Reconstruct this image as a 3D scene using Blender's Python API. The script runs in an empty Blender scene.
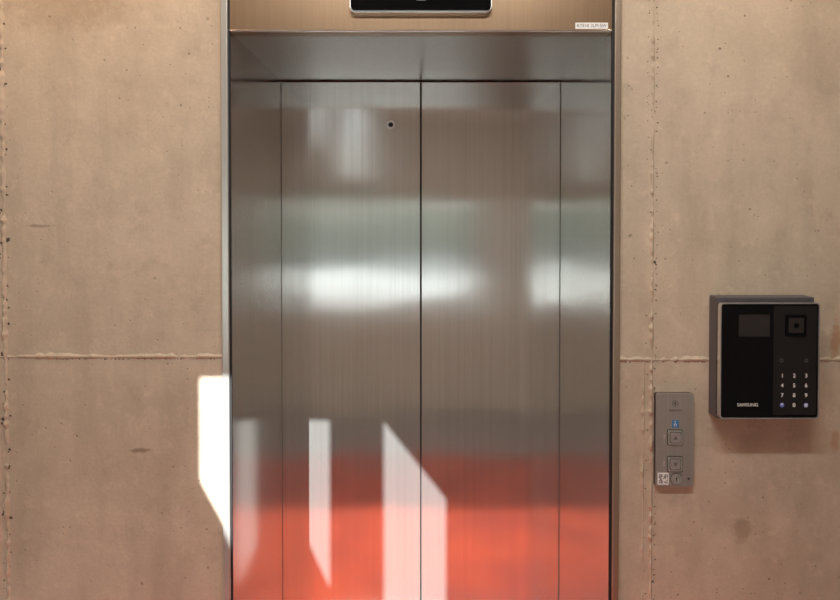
import bpy, bmesh, math, random
from mathutils import Vector, noise, Matrix
random.seed(4)
S=bpy.context.scene
COL=S.collection
EYE=1.66; D=1.5; F=633.0; DEP=0.53
SUN=Vector((0.16,1.0,-0.515))
WY=-2.8   # window wall
CEIL=2.9

# ---------------- materials ----------------
def newmat(n):
    m=bpy.data.materials.new(n); m.use_nodes=True
    nt=m.node_tree; b=nt.nodes['Principled BSDF']
    return m,nt,b
def simple(n,col,rough=.5,metal=0,spec=.5,emit=None,es=0,coat=0):
    m,nt,b=newmat(n)
    b.inputs['Base Color'].default_value=(*col,1)
    b.inputs['Roughness'].default_value=rough
    b.inputs['Metallic'].default_value=metal
    b.inputs['Specular IOR Level'].default_value=spec
    b.inputs['Coat Weight'].default_value=coat
    if emit:
        b.inputs['Emission Color'].default_value=(*emit,1)
        b.inputs['Emission Strength'].default_value=es
    return m
def N(nt,t,**kw):
    n=nt.nodes.new(t)
    for k,v in kw.items(): setattr(n,k,v)
    return n
def noise_n(nt,vec,scale,detail=4,rough=.55,mapscale=None,off=None):
    if mapscale or off:
        mp=N(nt,'ShaderNodeMapping'); mp.inputs['Scale'].default_value=mapscale or (1,1,1)
        if off: mp.inputs['Location'].default_value=off
        nt.links.new(vec,mp.inputs['Vector']); vec=mp.outputs[0]
    n=N(nt,'ShaderNodeTexNoise'); n.inputs['Scale'].default_value=scale
    n.inputs['Detail'].default_value=detail; n.inputs['Roughness'].default_value=rough
    nt.links.new(vec,n.inputs['Vector']); return n.outputs['Fac']
def rng(nt,v,a,b,c,d):
    n=N(nt,'ShaderNodeMapRange'); 
    for i,x in zip(('From Min','From Max','To Min','To Max'),(a,b,c,d)): n.inputs[i].default_value=x
    nt.links.new(v,n.inputs['Value']); return n.outputs[0]
def mth(nt,op,a,b=None):
    n=N(nt,'ShaderNodeMath',operation=op)
    for i,x in enumerate((a,b)):
        if x is None: continue
        if isinstance(x,(int,float)): n.inputs[i].default_value=x
        else: nt.links.new(x,n.inputs[i])
    return n.outputs[0]
def mix(nt,fac,a,b,mode='MIX'):
    n=N(nt,'ShaderNodeMix',data_type='RGBA',blend_type=mode)
    if isinstance(fac,(int,float)): n.inputs[0].default_value=fac
    else: nt.links.new(fac,n.inputs[0])
    for i,x in ((6,a),(7,b)):
        if isinstance(x,tuple): n.inputs[i].default_value=(*x,1)
        else: nt.links.new(x,n.inputs[i])
    return n.outputs[2]

def concrete(name,ca,cb,stains=(),pits=True):
    m,nt,b=newmat(name)
    tc=N(nt,'ShaderNodeTexCoord'); V=tc.outputs['Object']
    big=noise_n(nt,V,1.9,5,.6,off=(3.1,0,1.2))
    med=noise_n(nt,V,8,6,.65)
    fine=noise_n(nt,V,130,3,.6)
    c=mix(nt,rng(nt,big,.36,.64,0,1),ca,cb)
    c=mix(nt,rng(nt,med,.40,.68,0,.55),c,tuple(x*1.18 for x in cb))
    streak=noise_n(nt,V,3,6,.6,(3,1,.7))
    c=mix(nt,rng(nt,streak,.48,.70,0,.42),c,tuple(x*.66 for x in ca))
    blot=noise_n(nt,V,14,5,.65,off=(7,2,4))
    c=mix(nt,rng(nt,blot,.55,.74,0,.4),c,tuple(x*.64 for x in ca))
    light=noise_n(nt,V,24,5,.7,off=(1,5,9))
    c=mix(nt,rng(nt,light,.54,.70,0,.4),c,tuple(min(1,x*1.26) for x in cb))
    c=mix(nt,rng(nt,fine,.3,.7,0,.2),c,tuple(x*.64 for x in ca))
    pit=None
    if pits:
        for sc,th,gate in ((24,.08,.78),(55,.13,.79),(110,.17,.85)):
            vo=N(nt,'ShaderNodeTexVoronoi'); vo.inputs['Scale'].default_value=sc
            nt.links.new(V,vo.inputs['Vector'])
            sep=N(nt,'ShaderNodeSeparateColor'); nt.links.new(vo.outputs['Color'],sep.inputs[0])
            g=mth(nt,'GREATER_THAN',sep.outputs[0],gate)
            size=mth(nt,'ADD',mth(nt,'MULTIPLY',sep.outputs[1],th),th*.4)
            d=rng(nt,mth(nt,'SUBTRACT',size,vo.outputs['Distance']),0,th*.5,0,1)
            p=mth(nt,'MULTIPLY',d,g)
            pit=p if pit is None else mth(nt,'MAXIMUM',pit,p)
        pit=mth(nt,'MULTIPLY',pit,rng(nt,noise_n(nt,V,3.3,2,.5),.42,.58,0.12,1))
        c=mix(nt,mth(nt,'MULTIPLY',pit,.6),c,(.16,.11,.075))
    for (sx,sz,rx,rz,amt,colr) in stains:
        sp=N(nt,'ShaderNodeSeparateXYZ'); nt.links.new(V,sp.inputs[0])
        dx=mth(nt,'DIVIDE',mth(nt,'SUBTRACT',sp.outputs[0],sx),rx)
        dz=mth(nt,'DIVIDE',mth(nt,'SUBTRACT',sp.outputs[2],sz),rz)
        r=mth(nt,'SQRT',mth(nt,'ADD',mth(nt,'MULTIPLY',dx,dx),mth(nt,'MULTIPLY',dz,dz)))
        r=mth(nt,'ADD',r,rng(nt,noise_n(nt,V,30,4,.7),.3,.7,-.5,.5))
        c=mix(nt,rng(nt,r,.5,1.1,amt,0),c,colr)
    nt.links.new(c,b.inputs['Base Color'])
    b.inputs['Roughness'].default_value=.68
    b.inputs['Specular IOR Level'].default_value=.35
    h=mth(nt,'ADD',mth(nt,'MULTIPLY',med,.5),mth(nt,'MULTIPLY',fine,.07))
    if pit is not None: h=mth(nt,'SUBTRACT',h,mth(nt,'MULTIPLY',pit,.6))
    bp=N(nt,'ShaderNodeBump'); bp.inputs['Strength'].default_value=.55; bp.inputs['Distance'].default_value=.007
    nt.links.new(h,bp.inputs['Height']); nt.links.new(bp.outputs[0],b.inputs['Normal'])
    return m

def steel(name,col=(.56,.54,.52),rough=.26,metal=.78,aniso=.55,wav=.0012):
    m,nt,b=newmat(name)
    tc=N(nt,'ShaderNodeTexCoord'); V=tc.outputs['Object']
    line=noise_n(nt,V,1,2,.6,(380,380,1.2))
    line2=noise_n(nt,V,1,3,.6,(70,70,.5))
    smud=noise_n(nt,V,3,2,.5)
    c=mix(nt,rng(nt,line,.3,.7,0,.34),col,tuple(x*.66 for x in col))
    c=mix(nt,rng(nt,line2,.35,.7,0,.32),c,tuple(min(1,x*1.22) for x in col))
    nt.links.new(c,b.inputs['Base Color'])
    r=mth(nt,'ADD',rng(nt,line,.2,.8,rough-.02,rough+.03),rng(nt,smud,.3,.7,-.015,.025))
    nt.links.new(r,b.inputs['Roughness'])
    b.inputs['Metallic'].default_value=metal
    b.inputs['Anisotropic'].default_value=aniso
    b.inputs['Specular IOR Level'].default_value=.4
    tg=N(nt,'ShaderNodeTangent',direction_type='RADIAL',axis='Z')
    nt.links.new(tg.outputs[0],b.inputs['Tangent'])
    w=noise_n(nt,V,1,1,.4,(2.0,2.0,4.5))
    bp=N(nt,'ShaderNodeBump'); bp.inputs['Strength'].default_value=1; bp.inputs['Distance'].default_value=1
    nt.links.new(mth(nt,'MULTIPLY',w,wav),bp.inputs['Height']); nt.links.new(bp.outputs[0],b.inputs['Normal'])
    return m

def X0(px): return (px-421)/422
def Z0(py): return EYE-(py-216)/422
stains=((X0(745),Z0(532),.03,.035,.45,(.26,.18,.115)),
           (X0(140),Z0(452),.03,.006,.65,(.18,.12,.08)),
           (X0(40),Z0(226),.035,.004,.55,(.22,.15,.1)),
           (X0(70),Z0(12),.16,.05,.3,(.3,.2,.12)),
           (X0(838),Z0(340),.014,.05,.6,(.38,.18,.07)),
           (X0(838),Z0(440),.012,.03,.5,(.38,.18,.07)))
M_conc=concrete('concrete_wall',(.50,.405,.305),(.60,.495,.38),stains)
M_ridge=concrete('concrete_joint_fin',(.49,.40,.30),(.585,.485,.37),(),False)
M_plast=concrete('concrete_side',(.60,.57,.51),(.68,.65,.58),(),False)
M_cream=simple('cream_band',(.95,.94,.88),.5)
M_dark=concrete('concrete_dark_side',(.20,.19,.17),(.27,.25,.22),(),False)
M_ceil=simple('ceiling_wood',(.42,.32,.22),.6)
M_steel=steel('brushed_steel_door',(.60,.585,.55),.125,.82,.6,.0018)
M_jamb=steel('brushed_steel_jamb',(.60,.59,.56),.125,.86,.5,.0018)
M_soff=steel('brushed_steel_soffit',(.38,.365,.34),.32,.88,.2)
M_head=steel('brushed_steel_header',(.33,.225,.14),.34,.87,.2)
M_chrome=simple('polished_edge',(.85,.84,.82),.16,1)
M_satin=simple('satin_rim',(.85,.85,.84),.28,.9)
M_lip=simple('frame_lip_satin',(.66,.65,.61),.3,.7)
M_rim=simple('intercom_rim',(.72,.72,.71),.25,.85)
M_bronze=simple('frame_lip_bronze',(.46,.38,.30),.35,.8)
M_gap=simple('dark_gap',(.01,.01,.01),.6)
M_blackg=simple('black_gloss',(.004,.004,.005),.07,0,.22)
M_blackg2=simple('black_panel',(.018,.017,.017),.2,0,.25)
M_screen=simple('screen_glass',(.03,.027,.025),.12,0,.3)
M_greybox=simple('painted_grey_metal',(.11,.105,.115),.45,.3)
M_plate=steel('call_plate_steel',(.52,.49,.46),.34,.7,.2,0)
M_plateside=simple('plate_side',(.07,.06,.06),.4,.5)
M_btn=simple('button_plastic',(.36,.34,.33),.35,.3)
M_white=simple('white_print',(.85,.84,.82),.5)
M_greyprint=simple('grey_print',(.12,.11,.10),.5)
M_blue=simple('blue_sign',(.05,.2,.42),.4)
M_amber=simple('amber_led',(.10,.10,.11),.4,emit=(.7,.8,1),es=.12)
M_alu=simple('window_alu',(.1,.1,.1),.4,.6)
M_sill=simple('sill_metal',(.4,.39,.38),.35,.9)

def mat_noise(name,a,b_,scale,rough=.8,bump=.003,wear=None):
    m,nt,b=newmat(name)
    tc=N(nt,'ShaderNodeTexCoord'); V=tc.outputs['Object']
    f=noise_n(nt,V,scale,4,.6)
    c=mix(nt,rng(nt,f,.3,.7,0,1),a,b_)
    if wear: c=mix(nt,rng(nt,noise_n(nt,V,3.2,3,.5),.42,.62,0,.75),c,wear)
    nt.links.new(c,b.inputs['Base Color'])
    b.inputs['Roughness'].default_value=rough
    b.inputs['Specular IOR Level'].default_value=.1
    bp=N(nt,'ShaderNodeBump'); bp.inputs['Distance'].default_value=bump; bp.inputs['Strength'].default_value=.6
    nt.links.new(f,bp.inputs['Height']); nt.links.new(bp.outputs[0],b.inputs['Normal'])
    return m
M_mat=mat_noise('red_carpet',(.50,.038,.006),(.58,.062,.008),220,.95,.003,(.25,.014,.006))
M_floor=mat_noise('stone_floor',(.20,.19,.18),(.26,.25,.24),12,.5,.001)
M_ground=mat_noise('paving',(.42,.42,.37),(.50,.49,.44),3)
M_leaf=mat_noise('hedge_leaf',(.32,.35,.24),(.46,.48,.36),14)

# ---------------- mesh helpers ----------------
def obj(name,bm,mat,parent=None,smooth=False):
    me=bpy.data.meshes.new(name); bm.to_mesh(me); bm.free()
    for mm in (mat if isinstance(mat,list) else [mat]): me.materials.append(mm)
    if smooth:
        for p in me.polygons: p.use_smooth=True
    o=bpy.data.objects.new(name,me); COL.objects.link(o)
    if parent: o.parent=parent
    return o
def empty(name):
    e=bpy.data.objects.new(name,None); COL.objects.link(e); e.empty_display_size=.1; return e
def addbox(bm,x0,x1,y0,y1,z0,z1,bev=0,seg=2,mi=0):
    vs=[bm.verts.new((x,y,z)) for x in (x0,x1) for y in (y0,y1) for z in (z0,z1)]
    idx=[(0,1,3,2),(4,6,7,5),(0,4,5,1),(2,3,7,6),(0,2,6,4),(1,5,7,3)]
    fs=[bm.faces.new([vs[i] for i in f]) for f in idx]
    for f in fs: f.material_index=mi
    if bev:
        es=list({e for f in fs for e in f.edges})
        r=bmesh.ops.bevel(bm,geom=es,offset=bev,segments=seg,profile=.5,affect='EDGES')
        for f in r['faces']: f.material_index=mi
def box(name,x0,x1,y0,y1,z0,z1,mat,parent=None,bev=0,seg=2):
    bm=bmesh.new(); addbox(bm,x0,x1,y0,y1,z0,z1,bev,seg)
    bmesh.ops.recalc_face_normals(bm,faces=bm.faces[:])
    return obj(name,bm,mat,parent)
def rrect(cx,cz,w,h,r,n=6):
    pts=[]
    for qx,qz,a0 in ((1,1,0),(-1,1,90),(-1,-1,180),(1,-1,270)):
        for i in range(n+1):
            a=math.radians(a0+90*i/n)
            pts.append((cx+qx*(w/2-r)+r*math.cos(a),cz+qz*(h/2-r)+r*math.sin(a)))
    return pts
def prism(name,pts,y0,y1,mat,parent=None,bev=0,hole=None):
    bm=bmesh.new()
    if hole is None:
        f=[bm.verts.new((x,y0,z)) for x,z in pts]; b=[bm.verts.new((x,y1,z)) for x,z in pts]
        n=len(pts); ff=bm.faces.new(f); bm.faces.new(b[::-1])
        for i in range(n): bm.faces.new((f[i],b[i],b[(i+1)%n],f[(i+1)%n]))
        if bev: bmesh.ops.bevel(bm,geom=list(ff.edges),offset=bev,segments=2,profile=.5,affect='EDGES')
    else:
        n=len(pts); L=[[bm.verts.new((x,y,z)) for x,z in p] for p,y in ((pts,y0),(pts,y1),(hole,y0),(hole,y1))]
        for i in range(n):
            j=(i+1)%n
            bm.faces.new((L[0][i],L[0][j],L[2][j],L[2][i])); bm.faces.new((L[1][i],L[1][j],L[3][j],L[3][i]))
            bm.faces.new((L[0][i],L[0][j],L[1][j],L[1][i])); bm.faces.new((L[2][i],L[2][j],L[3][j],L[3][i]))
    bmesh.ops.recalc_face_normals(bm,faces=bm.faces[:])
    return obj(name,bm,mat,parent)
def disc(cx,cz,r,n=28): return [(cx+r*math.cos(2*math.pi*i/n),cz+r*math.sin(2*math.pi*i/n)) for i in range(n)]
def text(name,s,x,y,z,size,mat,parent,align='CENTER',bold=0):
    c=bpy.data.curves.new(name,'FONT'); c.body=s; c.size=size; c.extrude=.0002; c.align_x=align; c.align_y='CENTER'; c.offset=bold
    t=bpy.data.objects.new(name+'_tmp',c); COL.objects.link(t)
    bpy.context.view_layer.update()
    me=bpy.data.meshes.new_from_object(t.evaluated_get(bpy.context.evaluated_depsgraph_get()))
    me.name=name; me.materials.clear(); me.materials.append(mat)
    bpy.data.objects.remove(t)
    o=bpy.data.objects.new(name,me); COL.objects.link(o)
    o.rotation_euler=(math.pi/2,0,0); o.location=(x,y,z); o.parent=parent; return o

# ---------------- elevator wall ----------------
OX=.468
HT=2.40
bm=bmesh.new()
addbox(bm,-2.4,-OX,0,.75,0,CEIL)
addbox(bm,OX,2.4,0,.75,0,CEIL)
addbox(bm,-OX,OX,0,.75,HT,CEIL)
def ridge(bm,p0,p1,w,h,seedv,n=None,frag=.0):
    p0=Vector(p0);p1=Vector(p1);L=(p1-p0).length;d=(p1-p0).normalized()
    s=Vector((-d.z,0,d.x)); n=n or int(L/.005); prev=None
    for i in range(n+1):
        p=p0+d*(L*i/n)
        q=p*14+Vector((seedv,0,0)); a=noise.noise(q); b_=noise.noise(p*70+Vector((0,seedv,0))); c_=noise.noise(p*5+Vector((0,0,seedv)))
        wob=s*(.0022*a+.0018*b_)
        hh=h*max(.05,(.6+.9*a+.8*b_+frag*c_)); ww=w*max(.3,(1+.8*b_+.6*a))
        row=[]
        for t,k in ((-1,0),(-.35,.85),(.1,1),(.45,.6),(1,0)):
            v=p+wob+s*(ww*t); row.append(bm.verts.new((v.x,-hh*k+.0004*(k==0),v.z)))
        if prev:
            for k in range(4):
                f=bm.faces.new((prev[k],prev[k+1],row[k+1],row[k])); f.material_index=1
        prev=row
ridge(bm,(-2.4,0,Z0(357)),(-OX,0,Z0(357)),.0055,.0045,3)
ridge(bm,(OX,0,Z0(360)),(2.4,0,Z0(360)),.0055,.004,9)
ridge(bm,(X0(653),0,0.0),(X0(652),0,CEIL),.004,.006,17)
ridge(bm,(X0(644),0,0.0),(X0(645),0,1.35),.003,.003,27)
ridge(bm,(X0(5),0,0.0),(X0(3),0,CEIL),.006,.007,31,frag=1)
ridge(bm,(X0(-3),0,0.0),(X0(-4),0,CEIL),.004,.005,41,frag=1)
bmesh.ops.recalc_face_normals(bm,faces=bm.faces[:])
wall_back=obj('wall_back',bm,[M_conc,M_ridge])

pock=bmesh.new()
def pocket(bm,cx,cz,r):
    n=14; c=bm.verts.new((cx,-.0012,cz)); ring=[]
    for i in range(n):
        a=2*math.pi*i/n; rr=r*(.6+.8*random.random())
        ring.append(bm.verts.new((cx+rr*math.cos(a),-.0006,cz+rr*.9*math.sin(a))))
    for i in range(n): bm.faces.new((c,ring[(i+1)%n],ring[i]))
for px,py,r in ((2,243,.004),(8,240,.005),(2,355,.006),(5,468,.007),(3,516,.009),(8,520,.004),(3,128,.006),(2,10,.008),(6,300,.003),(1,420,.005),(5,570,.004),(3,70,.005),
                (655,262,.003),(651,150,.002),(655,585,.003),(651,212,.002)):
    pocket(pock,X0(px),Z0(py),r)
for i in range(230):
    r_=random.random()
    if r_<.25: pocket(pock,X0(random.choice((1,7))+random.uniform(-2,2)),random.uniform(.7,2.2),random.uniform(.001,.0035))
    elif r_<.6: pocket(pock,X0(656.5+random.uniform(-1,1)),random.uniform(.7,2.2),random.uniform(.0008,.002))
    elif r_<.7: pocket(pock,X0(648+random.uniform(-1.5,1.5)),random.uniform(.7,2.2),random.uniform(.0008,.0018))
    else:
        x=random.choice((random.uniform(-1,-.48),random.uniform(.48,1))); pocket(pock,x,Z0(359.5 if x<0 else 362.5),random.uniform(.0008,.002))
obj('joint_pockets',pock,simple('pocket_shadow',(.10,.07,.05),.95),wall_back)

# ---------------- rest of room ----------------
box('floor',-2.4,2.4,WY,0,-.1,0,M_floor)
box('ceiling',-2.5,2.5,WY-.1,.75,CEIL,CEIL+.1,M_ceil)
box('wall_left',-2.5,-2.4,WY-.03,.75,0,CEIL,M_plast)
box('wall_right',2.4,2.5,WY-.03,.75,0,CEIL,M_dark)
box('elevator_pit_wall',-2.4,2.4,.75,.8,-.1,CEIL,M_gap)

def onwin(X,y,z):
    t=y-WY; return (X-SUN.x*t, z-SUN.z*t)
def XD(px): return (px-421)/312
def ZD(py): return EYE-(py-216)/312
A=[onwin(XD(383),DEP,ZD(421)),onwin(XD(447),DEP,ZD(501)),onwin(XD(447),DEP,.27),onwin(XD(383),DEP,.27)]  # opening traced back from the door's sun patch, shaped only to cast it
C=[onwin(X0(198.5),0,Z0(376)),onwin(-.377,0,Z0(376)),onwin(-.377,0,.72),onwin(X0(222),0,.925),onwin(X0(198.5),0,Z0(482))]  # slot shaped to cast the sun patch beside the left jamb
WB,WT=.92,1.80
W1=[(-1.9,WB),(-1.9,WT),(.48,WT),(.48,WB)]
cu=bpy.data.curves.new('wf','CURVE'); cu.dimensions='2D'; cu.fill_mode='BOTH'; cu.extrude=.015
for pts in ([(-2.4,0),(2.4,0),(2.4,CEIL),(-2.4,CEIL)],A,C,W1):
    sp=cu.splines.new('POLY'); sp.points.add(len(pts)-1); sp.use_cyclic_u=True
    for p,q in zip(sp.points,pts): p.co=(q[0],q[1],0,1)
t=bpy.data.objects.new('wf',cu); COL.objects.link(t); bpy.context.view_layer.update()
me=bpy.data.meshes.new_from_object(t.evaluated_get(bpy.context.evaluated_depsgraph_get())); bpy.data.objects.remove(t)
me.transform(Matrix.Translation((0,WY,0))@Matrix.Rotation(math.pi/2,4,'X'))
me.materials.clear(); me.materials.append(M_plast); me.name='wall_front'
wf=bpy.data.objects.new('wall_front',me); COL.objects.link(wf)
e=empty('window_1'); x0,x1=W1[0][0],W1[2][0]; z0,z1=WB,WT
for nm,a in (('rail_bottom',(x0,x1,z0,z0+.03)),('rail_top',(x0,x1,z1-.03,z1)),('stile_1',(x0,x0+.04,z0+.03,z1-.03)),('stile_2',(x1-.03,x1,z0+.03,z1-.03)),('mullion',(-1.38,-1.34,z0+.03,z1-.03))):
    box(nm,a[0],a[1],WY-.03,WY+.03,a[2],a[3],M_alu,e,.003)
box('reflection_band_1',-2.4,-1.02,WY+.015,WY+.06,2.48,2.56,M_cream,None,.003)  # unseen pale bands, added to give the bright line reflected in the doors
box('reflection_band_2',-.42,2.4,WY+.015,WY+.06,2.48,2.56,M_cream,None,.003)
# outdoors
box('ground',-40,40,-60,WY-.02,-.2,-.05,M_ground)
bm=bmesh.new()
bmesh.ops.create_cube(bm,size=1)
bmesh.ops.subdivide_edges(bm,edges=bm.edges[:],cuts=30,use_grid_fill=True)
for v in bm.verts:
    p=Vector((v.co.x*30,v.co.y*2,v.co.z*2.0)); nn=noise.noise(p*1.3)*.5+noise.noise(p*4)*.25
    v.co=p+p.normalized()*nn; v.co.z+=.9
o=obj('hedge',bm,M_leaf); o.location=(-2,-22,-.1)
bm=bmesh.new(); addbox(bm,-.85,.85,-1.75,-.04,0,.012,.004)
bmesh.ops.recalc_face_normals(bm,faces=bm.faces[:]); obj('red_carpet',bm,M_mat)

# ceiling downlights
for i,(lx,ly,pw,col) in enumerate(((-.8,-.42,28,(1,.63,.34)),(.8,-.5,23,(1,.75,.52)),(0,-1.6,16,(1,.84,.66)))):
    e=empty('recessed_downlight' if i==0 else 'recessed_downlight.%03d'%i)
    e.location=(lx,ly,CEIL)
    bm=bmesh.new()
    n=32; pr=[(.060,0),(.060,-.006),(.047,-.006),(.043,-.002)]
    rows=[[bm.verts.new((r*math.cos(2*math.pi*j/n),r*math.sin(2*math.pi*j/n),z)) for j in range(n)] for r,z in pr]
    for a,b2 in zip(rows,rows[1:]):
        for j in range(n): bm.faces.new((a[j],a[(j+1)%n],b2[(j+1)%n],b2[j]))
    obj('trim_ring',bm,M_chrome,e,True)
    bm=bmesh.new(); bmesh.ops.create_circle(bm,cap_ends=True,segments=32,radius=.043)
    l=obj('lens',bm,simple('lamp_lens%d'%i,(1,.9,.8),.5,emit=col,es=6),e); l.location=(0,0,-.002)
    L=bpy.data.lights.new('lamp','SPOT'); L.energy=pw; L.color=col; L.spot_size=math.radians(130); L.spot_blend=.7; L.shadow_soft_size=.05
    lo=bpy.data.objects.new('lamp',L); COL.objects.link(lo); lo.parent=e; lo.location=(0,0,-.02)
# added neutral fill for the wall, built as an unseen linear ceiling fixture
e=empty('fill_light'); e.location=(0,-1.1,CEIL)
box('housing',-.6,.6,-.07,.07,-.05,0,M_white,e,.004)
box('fill_diffuser',-.58,.58,-.055,.055,-.056,-.049,simple('fill_diffuser',(1,1,1),.5,emit=(.9,.95,1),es=4),e,.002)
L=bpy.data.lights.new('fill_area','AREA'); L.shape='RECTANGLE'; L.size=1.1; L.size_y=.1; L.energy=24; L.color=(.97,.96,.93)
lo=bpy.data.objects.new('fill_area',L); COL.objects.link(lo); lo.parent=e; lo.location=(0,0,-.06)

# ---------------- elevator entrance ----------------
E=empty('elevator_entrance')
HZ=2.092
JI=.447; FY=-.012
for s,nm in ((-1,'jamb_left'),(1,'jamb_right')):
    x0,x1=sorted((s*JI,s*(JI+.018)))
    bm=bmesh.new(); addbox(bm,x0,x1,FY+.002,DEP-.006,0,HT-.02,.0008,2)
    bmesh.ops.recalc_face_normals(bm,faces=bm.faces[:]); obj(nm,bm,M_jamb,E)
    g=.0055 if s>0 else .004
    xo=sorted((s*JI,s*(JI+g)))
    box(nm+'_groove',xo[0],xo[1],FY+.001,FY+.006,0,HT-.02,M_gap,E)
    xo=sorted((s*(JI+g),s*(JI+.0215)))
    box(nm+'_lip',xo[0],xo[1],FY-.004,FY+.02,0,HT-.02,M_lip if s<0 else M_bronze,E,.0025,3)
box('header_fascia',-JI,JI,FY-.001,.03,HZ,HT-.02,M_head,E,.0012)
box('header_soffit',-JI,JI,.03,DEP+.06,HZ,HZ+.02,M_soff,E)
box('header_edge',-JI,JI,FY-.003,FY+.002,HZ-.001,HZ+.003,M_chrome,E,.001)
box('door_panel_left',-JI-.03,-.0018,DEP,DEP+.035,.008,HZ-.004,M_steel,E,.0015)
box('door_panel_right',.0018,JI+.03,DEP+.002,DEP+.037,.008,HZ-.004,M_steel,E,.0015)
box('door_seal',-.004,.004,DEP+.012,DEP+.03,.008,HZ-.004,M_gap,E)
box('door_head_gap',-JI,JI,DEP+.04,DEP+.05,HZ-.03,HZ,M_gap,E)
box('sill',-OX,OX,-.02,.7,-.02,.006,M_sill,E)
kx,kz=XD(391),ZD(125)
prism('release_keyhole_ring',disc(kx,kz,.0135),DEP-.003,DEP+.001,M_lip,E,hole=disc(kx,kz,.008))
prism('release_keyhole_bore',disc(kx,kz,.0083),DEP-.0008,DEP+.001,M_gap,E)
x0,x1=X0(574.5),X0(607); z0,z1=Z0(31.5),Z0(25.5)
x0*=.992;x1*=.992
box('certificate_sticker',x0,x1,FY-.0016,FY-.0008,z0,z1,M_white,E)
text('sticker_text','KTE10 2LM-SW',(x0+x1)/2,FY-.0019,(z0+z1)/2,.0105,M_greyprint,E)

# indicator display over the door
I=empty('floor_indicator_display')
sx0,sx1=((350-421)/431,(492-421)/431); iz=EYE+(216-13)/431; cx=(sx0+sx1)/2; w=sx1-sx0; H=.11
prism('bezel',rrect(cx,iz+H/2,w,H,.012),FY-.016,FY-.001,M_satin,I,.002)
prism('display_glass',rrect(cx,iz+H/2+.0005,w-.006,H-.006,.010),FY-.020,FY-.015,M_blackg,I,.001)
bx=cx
prism('direction_arrow',[(bx-.012,iz+.075),(bx+.012,iz+.075),(bx,iz+.092)],FY-.0205,FY-.0195,M_amber,I)
for nm,a in (('segment_top',(-.010,.010,.058,.061)),('segment_mid',(-.010,.010,.040,.043)),('segment_low',(-.010,.010,.026,.029)),('segment_r',(.009,.012,.026,.061))):
    box(nm,bx+a[0],bx+a[1],FY-.0205,FY-.0195,iz+a[2],iz+a[3],M_amber,I)

# ---------------- call button panel ----------------
P=empty('call_button_panel')
def XP(px,k=425): return (px-420)/k
def ZP(py,k=425): return EYE-(py-218)/k
pc=(XP(656)+XP(694))/2; pz=(ZP(396)+ZP(490))/2; pw=XP(694)-XP(656); ph=ZP(396)-ZP(490)
prism('back_box',rrect(pc-.001,pz,pw-.001,ph-.001,.004),-.010,.001,M_plateside,P)
prism('face_plate',rrect(pc,pz,pw,ph,.005),-.014,-.0095,M_plate,P,.0012)
FP=-.014
bx=XP(675)
for nm,py in (('up',440),('down',467)):
    z=ZP(py); 
    prism('button_rim_'+nm,rrect(bx,z,.037,.037,.003),FP-.0015,FP+.001,M_plateside,P,hole=rrect(bx,z,.034,.034,.0025))
    prism('button_bezel_'+nm,rrect(bx,z,.034,.034,.0025),FP-.003,FP+.001,M_satin,P,.001)
    prism('button_'+nm,rrect(bx,z,.024,.024,.003),FP-.0045,FP-.002,M_btn,P,.001)
    prism('button_groove_'+nm,rrect(bx,z,.0265,.0265,.003),FP-.0033,FP-.0025,M_plateside,P,hole=rrect(bx,z,.024,.024,.003))
    sg=1 if nm=='up' else -1
    prism('button_arrow_'+nm,[(bx-.005,z-.004*sg),(bx+.005,z-.004*sg),(bx,z+.005*sg)],FP-.0048,FP-.0042,M_greyprint,P)
    for k in range(3): box('braille_%s_%d'%(nm,k+1),bx-.026,bx-.0245,FP-.0008,FP+.0005,z-.004+k*.004,z-.0025+k*.004,M_white,P)
zl=ZP(406)
prism('logo_ring',disc(bx,zl,.007),FP-.0005,FP+.0005,M_greyprint,P,hole=disc(bx,zl,.0058))
prism('logo_core',disc(bx,zl,.003),FP-.0005,FP+.0005,M_greyprint,P)
text('logo_text','ELEVATOR',bx,FP-.0004,ZP(413),.006,M_greyprint,P)
zw=ZP(426.5)
prism('accessible_sign',rrect(bx+.001,zw,.016,.018,.002),FP-.0006,FP+.0005,M_blue,P)
prism('sign_head',disc(bx,zw+.0055,.0012),FP-.0009,FP-.0004,M_white,P)
box('sign_body',bx-.0005,bx+.0006,FP-.0009,FP-.0004,zw-.002,zw+.003,M_white,P)
prism('sign_wheel',disc(bx+.0005,zw-.003,.0034),FP-.0009,FP-.0004,M_white,P,hole=disc(bx+.0005,zw-.003,.0026))
qx,qz=XP(663.5),ZP(482)
box('qr_sticker',qx-.013,qx+.013,FP-.0006,FP+.0005,qz-.014,qz+.014,M_white,P)
bm=bmesh.new(); u=.0024
for i in range(9):
    for j in range(9):
        corner=(i<3 and j<3) or (i<3 and j>5) or (i>5 and j>5)
        on = (not(i in (1,7) and j in (1,7))) if corner else random.random()<.4
        if on: addbox(bm,qx+(i-4.5)*u,qx+(i-3.5)*u,FP-.0009,FP-.0005,qz+(j-4.5)*u,qz+(j-3.5)*u)
obj('qr_code',bm,simple('qr_ink',(.25,.24,.23),.5),P)
kx,kz=XP(676.5),ZP(482)
prism('key_switch_ring',disc(kx,kz,.0125),FP-.003,FP+.001,M_lip,P,hole=disc(kx,kz,.0085))
prism('key_switch_shadow',disc(kx,kz,.0138),FP-.0008,FP+.001,M_plateside,P)
prism('key_switch_core',disc(kx,kz,.0076),FP-.002,FP+.001,M_lip,P)
box('key_slot',kx-.001,kx+.001,FP-.0024,FP-.0015,kz-.005,kz+.005,M_gap,P)
prism('panel_screw',disc(XP(689),ZP(482),.0025,12),FP-.001,FP+.001,M_plateside,P)

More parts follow.
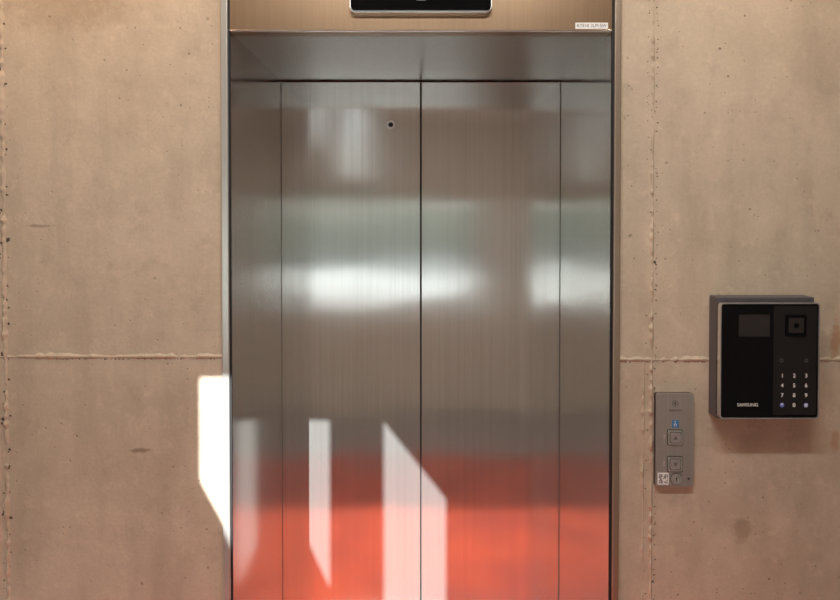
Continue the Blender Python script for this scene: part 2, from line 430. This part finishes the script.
# ---------------- video intercom ----------------
V=empty('intercom_keypad')
bd=.045
box('mounting_box',(710-421)/422,(815.5-421)/435,-bd,.001,EYE-(422-218)/435,EYE-(299.5-218)/435,M_greybox,V,.002)
k=441
def XI(px): return (px-420)/k
def ZI(py): return EYE-(py-220)/k
ux=(XI(720)+XI(820))/2; uz=(ZI(307)+ZI(424))/2; uw=XI(820)-XI(720); uh=ZI(307)-ZI(424)
Y1=-.064
prism('housing',rrect(ux,uz,uw-.004,uh-.004,.007),Y1+.006,-bd+.001,M_blackg2,V)
prism('chrome_frame',rrect(ux,uz,uw,uh,.009),Y1-.002,Y1+.010,M_rim,V,hole=rrect(ux,uz,uw-.0055,uh-.0055,.0065))
prism('face_glass',rrect(ux,uz,uw-.0054,uh-.0054,.0065),Y1,Y1+.008,M_blackg,V)
def IB(nm,a,b_,c,d,mat,dy=.0006,r=.002): 
    x0,x1,z1,z0=XI(a),XI(b_),ZI(c),ZI(d)
    return prism(nm,rrect((x0+x1)/2,(z0+z1)/2,x1-x0,z1-z0,r),Y1-dy,Y1+.0005,mat,V)
IB('keypad_field',774,817,310,420,M_blackg2,.0006)
IB('display_screen',739,770,319,341,M_screen,.0007)
IB('camera_bezel',785,806,319,340,M_blackg,.004,.003)
IB('camera_window',788,803,322,337,M_screen,.0046,.002)
prism('camera_lens',disc(XI(795.5),ZI(329.5),.006),Y1-.0056,Y1-.004,M_blackg,V)
rows=['123','456','789','*0#']
for r,row in enumerate(rows):
    for c,ch in enumerate(row):
        text('key_'+{'*':'star','#':'hash'}.get(ch,ch),ch,XI(783+c*12),Y1-.0009,ZI(380.5+r*9.9),.0125,M_white,V,bold=.0001)
for nm,px in (('key_glow_1',783),('key_glow_2',807)):
    prism(nm,disc(XI(px),ZI(410),.005,20),Y1-.0008,Y1+.0003,simple(nm,(.08,.1,.35),.4,emit=(.3,.4,1),es=.1),V)
text('logo_text','SAMSUNG',XI(748.5),Y1-.0004,ZI(410),.0105,M_white,V)
for nm,px in (('hint_ring_1',782),('hint_ring_2',807)):
    prism(nm,disc(XI(px),ZI(365),.004),Y1-.0008,Y1-.0003,M_greyprint,V,hole=disc(XI(px),ZI(365),.003))

# ---------------- sun, sky ----------------
L=bpy.data.lights.new('sun','SUN'); L.energy=17; L.angle=math.radians(.35); L.color=(.94,.99,1)
so=bpy.data.objects.new('sun',L); COL.objects.link(so); so.rotation_euler=SUN.to_track_quat('-Z','Y').to_euler()
so.location=(0,-6,5)
w=bpy.data.worlds.new('sky'); S.world=w; w.use_nodes=True; nt=w.node_tree
bg=nt.nodes['Background']
tc=N(nt,'ShaderNodeTexCoord'); sp=N(nt,'ShaderNodeSeparateXYZ'); nt.links.new(tc.outputs['Generated'],sp.inputs[0])
cl=noise_n(nt,tc.outputs['Generated'],4,5,.6)
c=mix(nt,rng(nt,sp.outputs[2],0,.7,0,1),(.80,.82,.76),(.3,.5,.85))
c=mix(nt,rng(nt,cl,.48,.65,0,.6),c,(.85,.88,.82))
nt.links.new(c,bg.inputs[0]); bg.inputs[1].default_value=1.6

S.view_settings.view_transform='Standard'
S.view_settings.exposure=0

cam=bpy.data.cameras.new('camera'); co=bpy.data.objects.new('camera',cam); COL.objects.link(co)
cam.sensor_width=36; cam.lens=F/840*36; co.location=(0,-D,EYE); co.rotation_euler=(math.radians(89),0,0)
cam.shift_x=-.001; cam.shift_y=-(300-227)/840; cam.clip_start=.01
S.camera=co
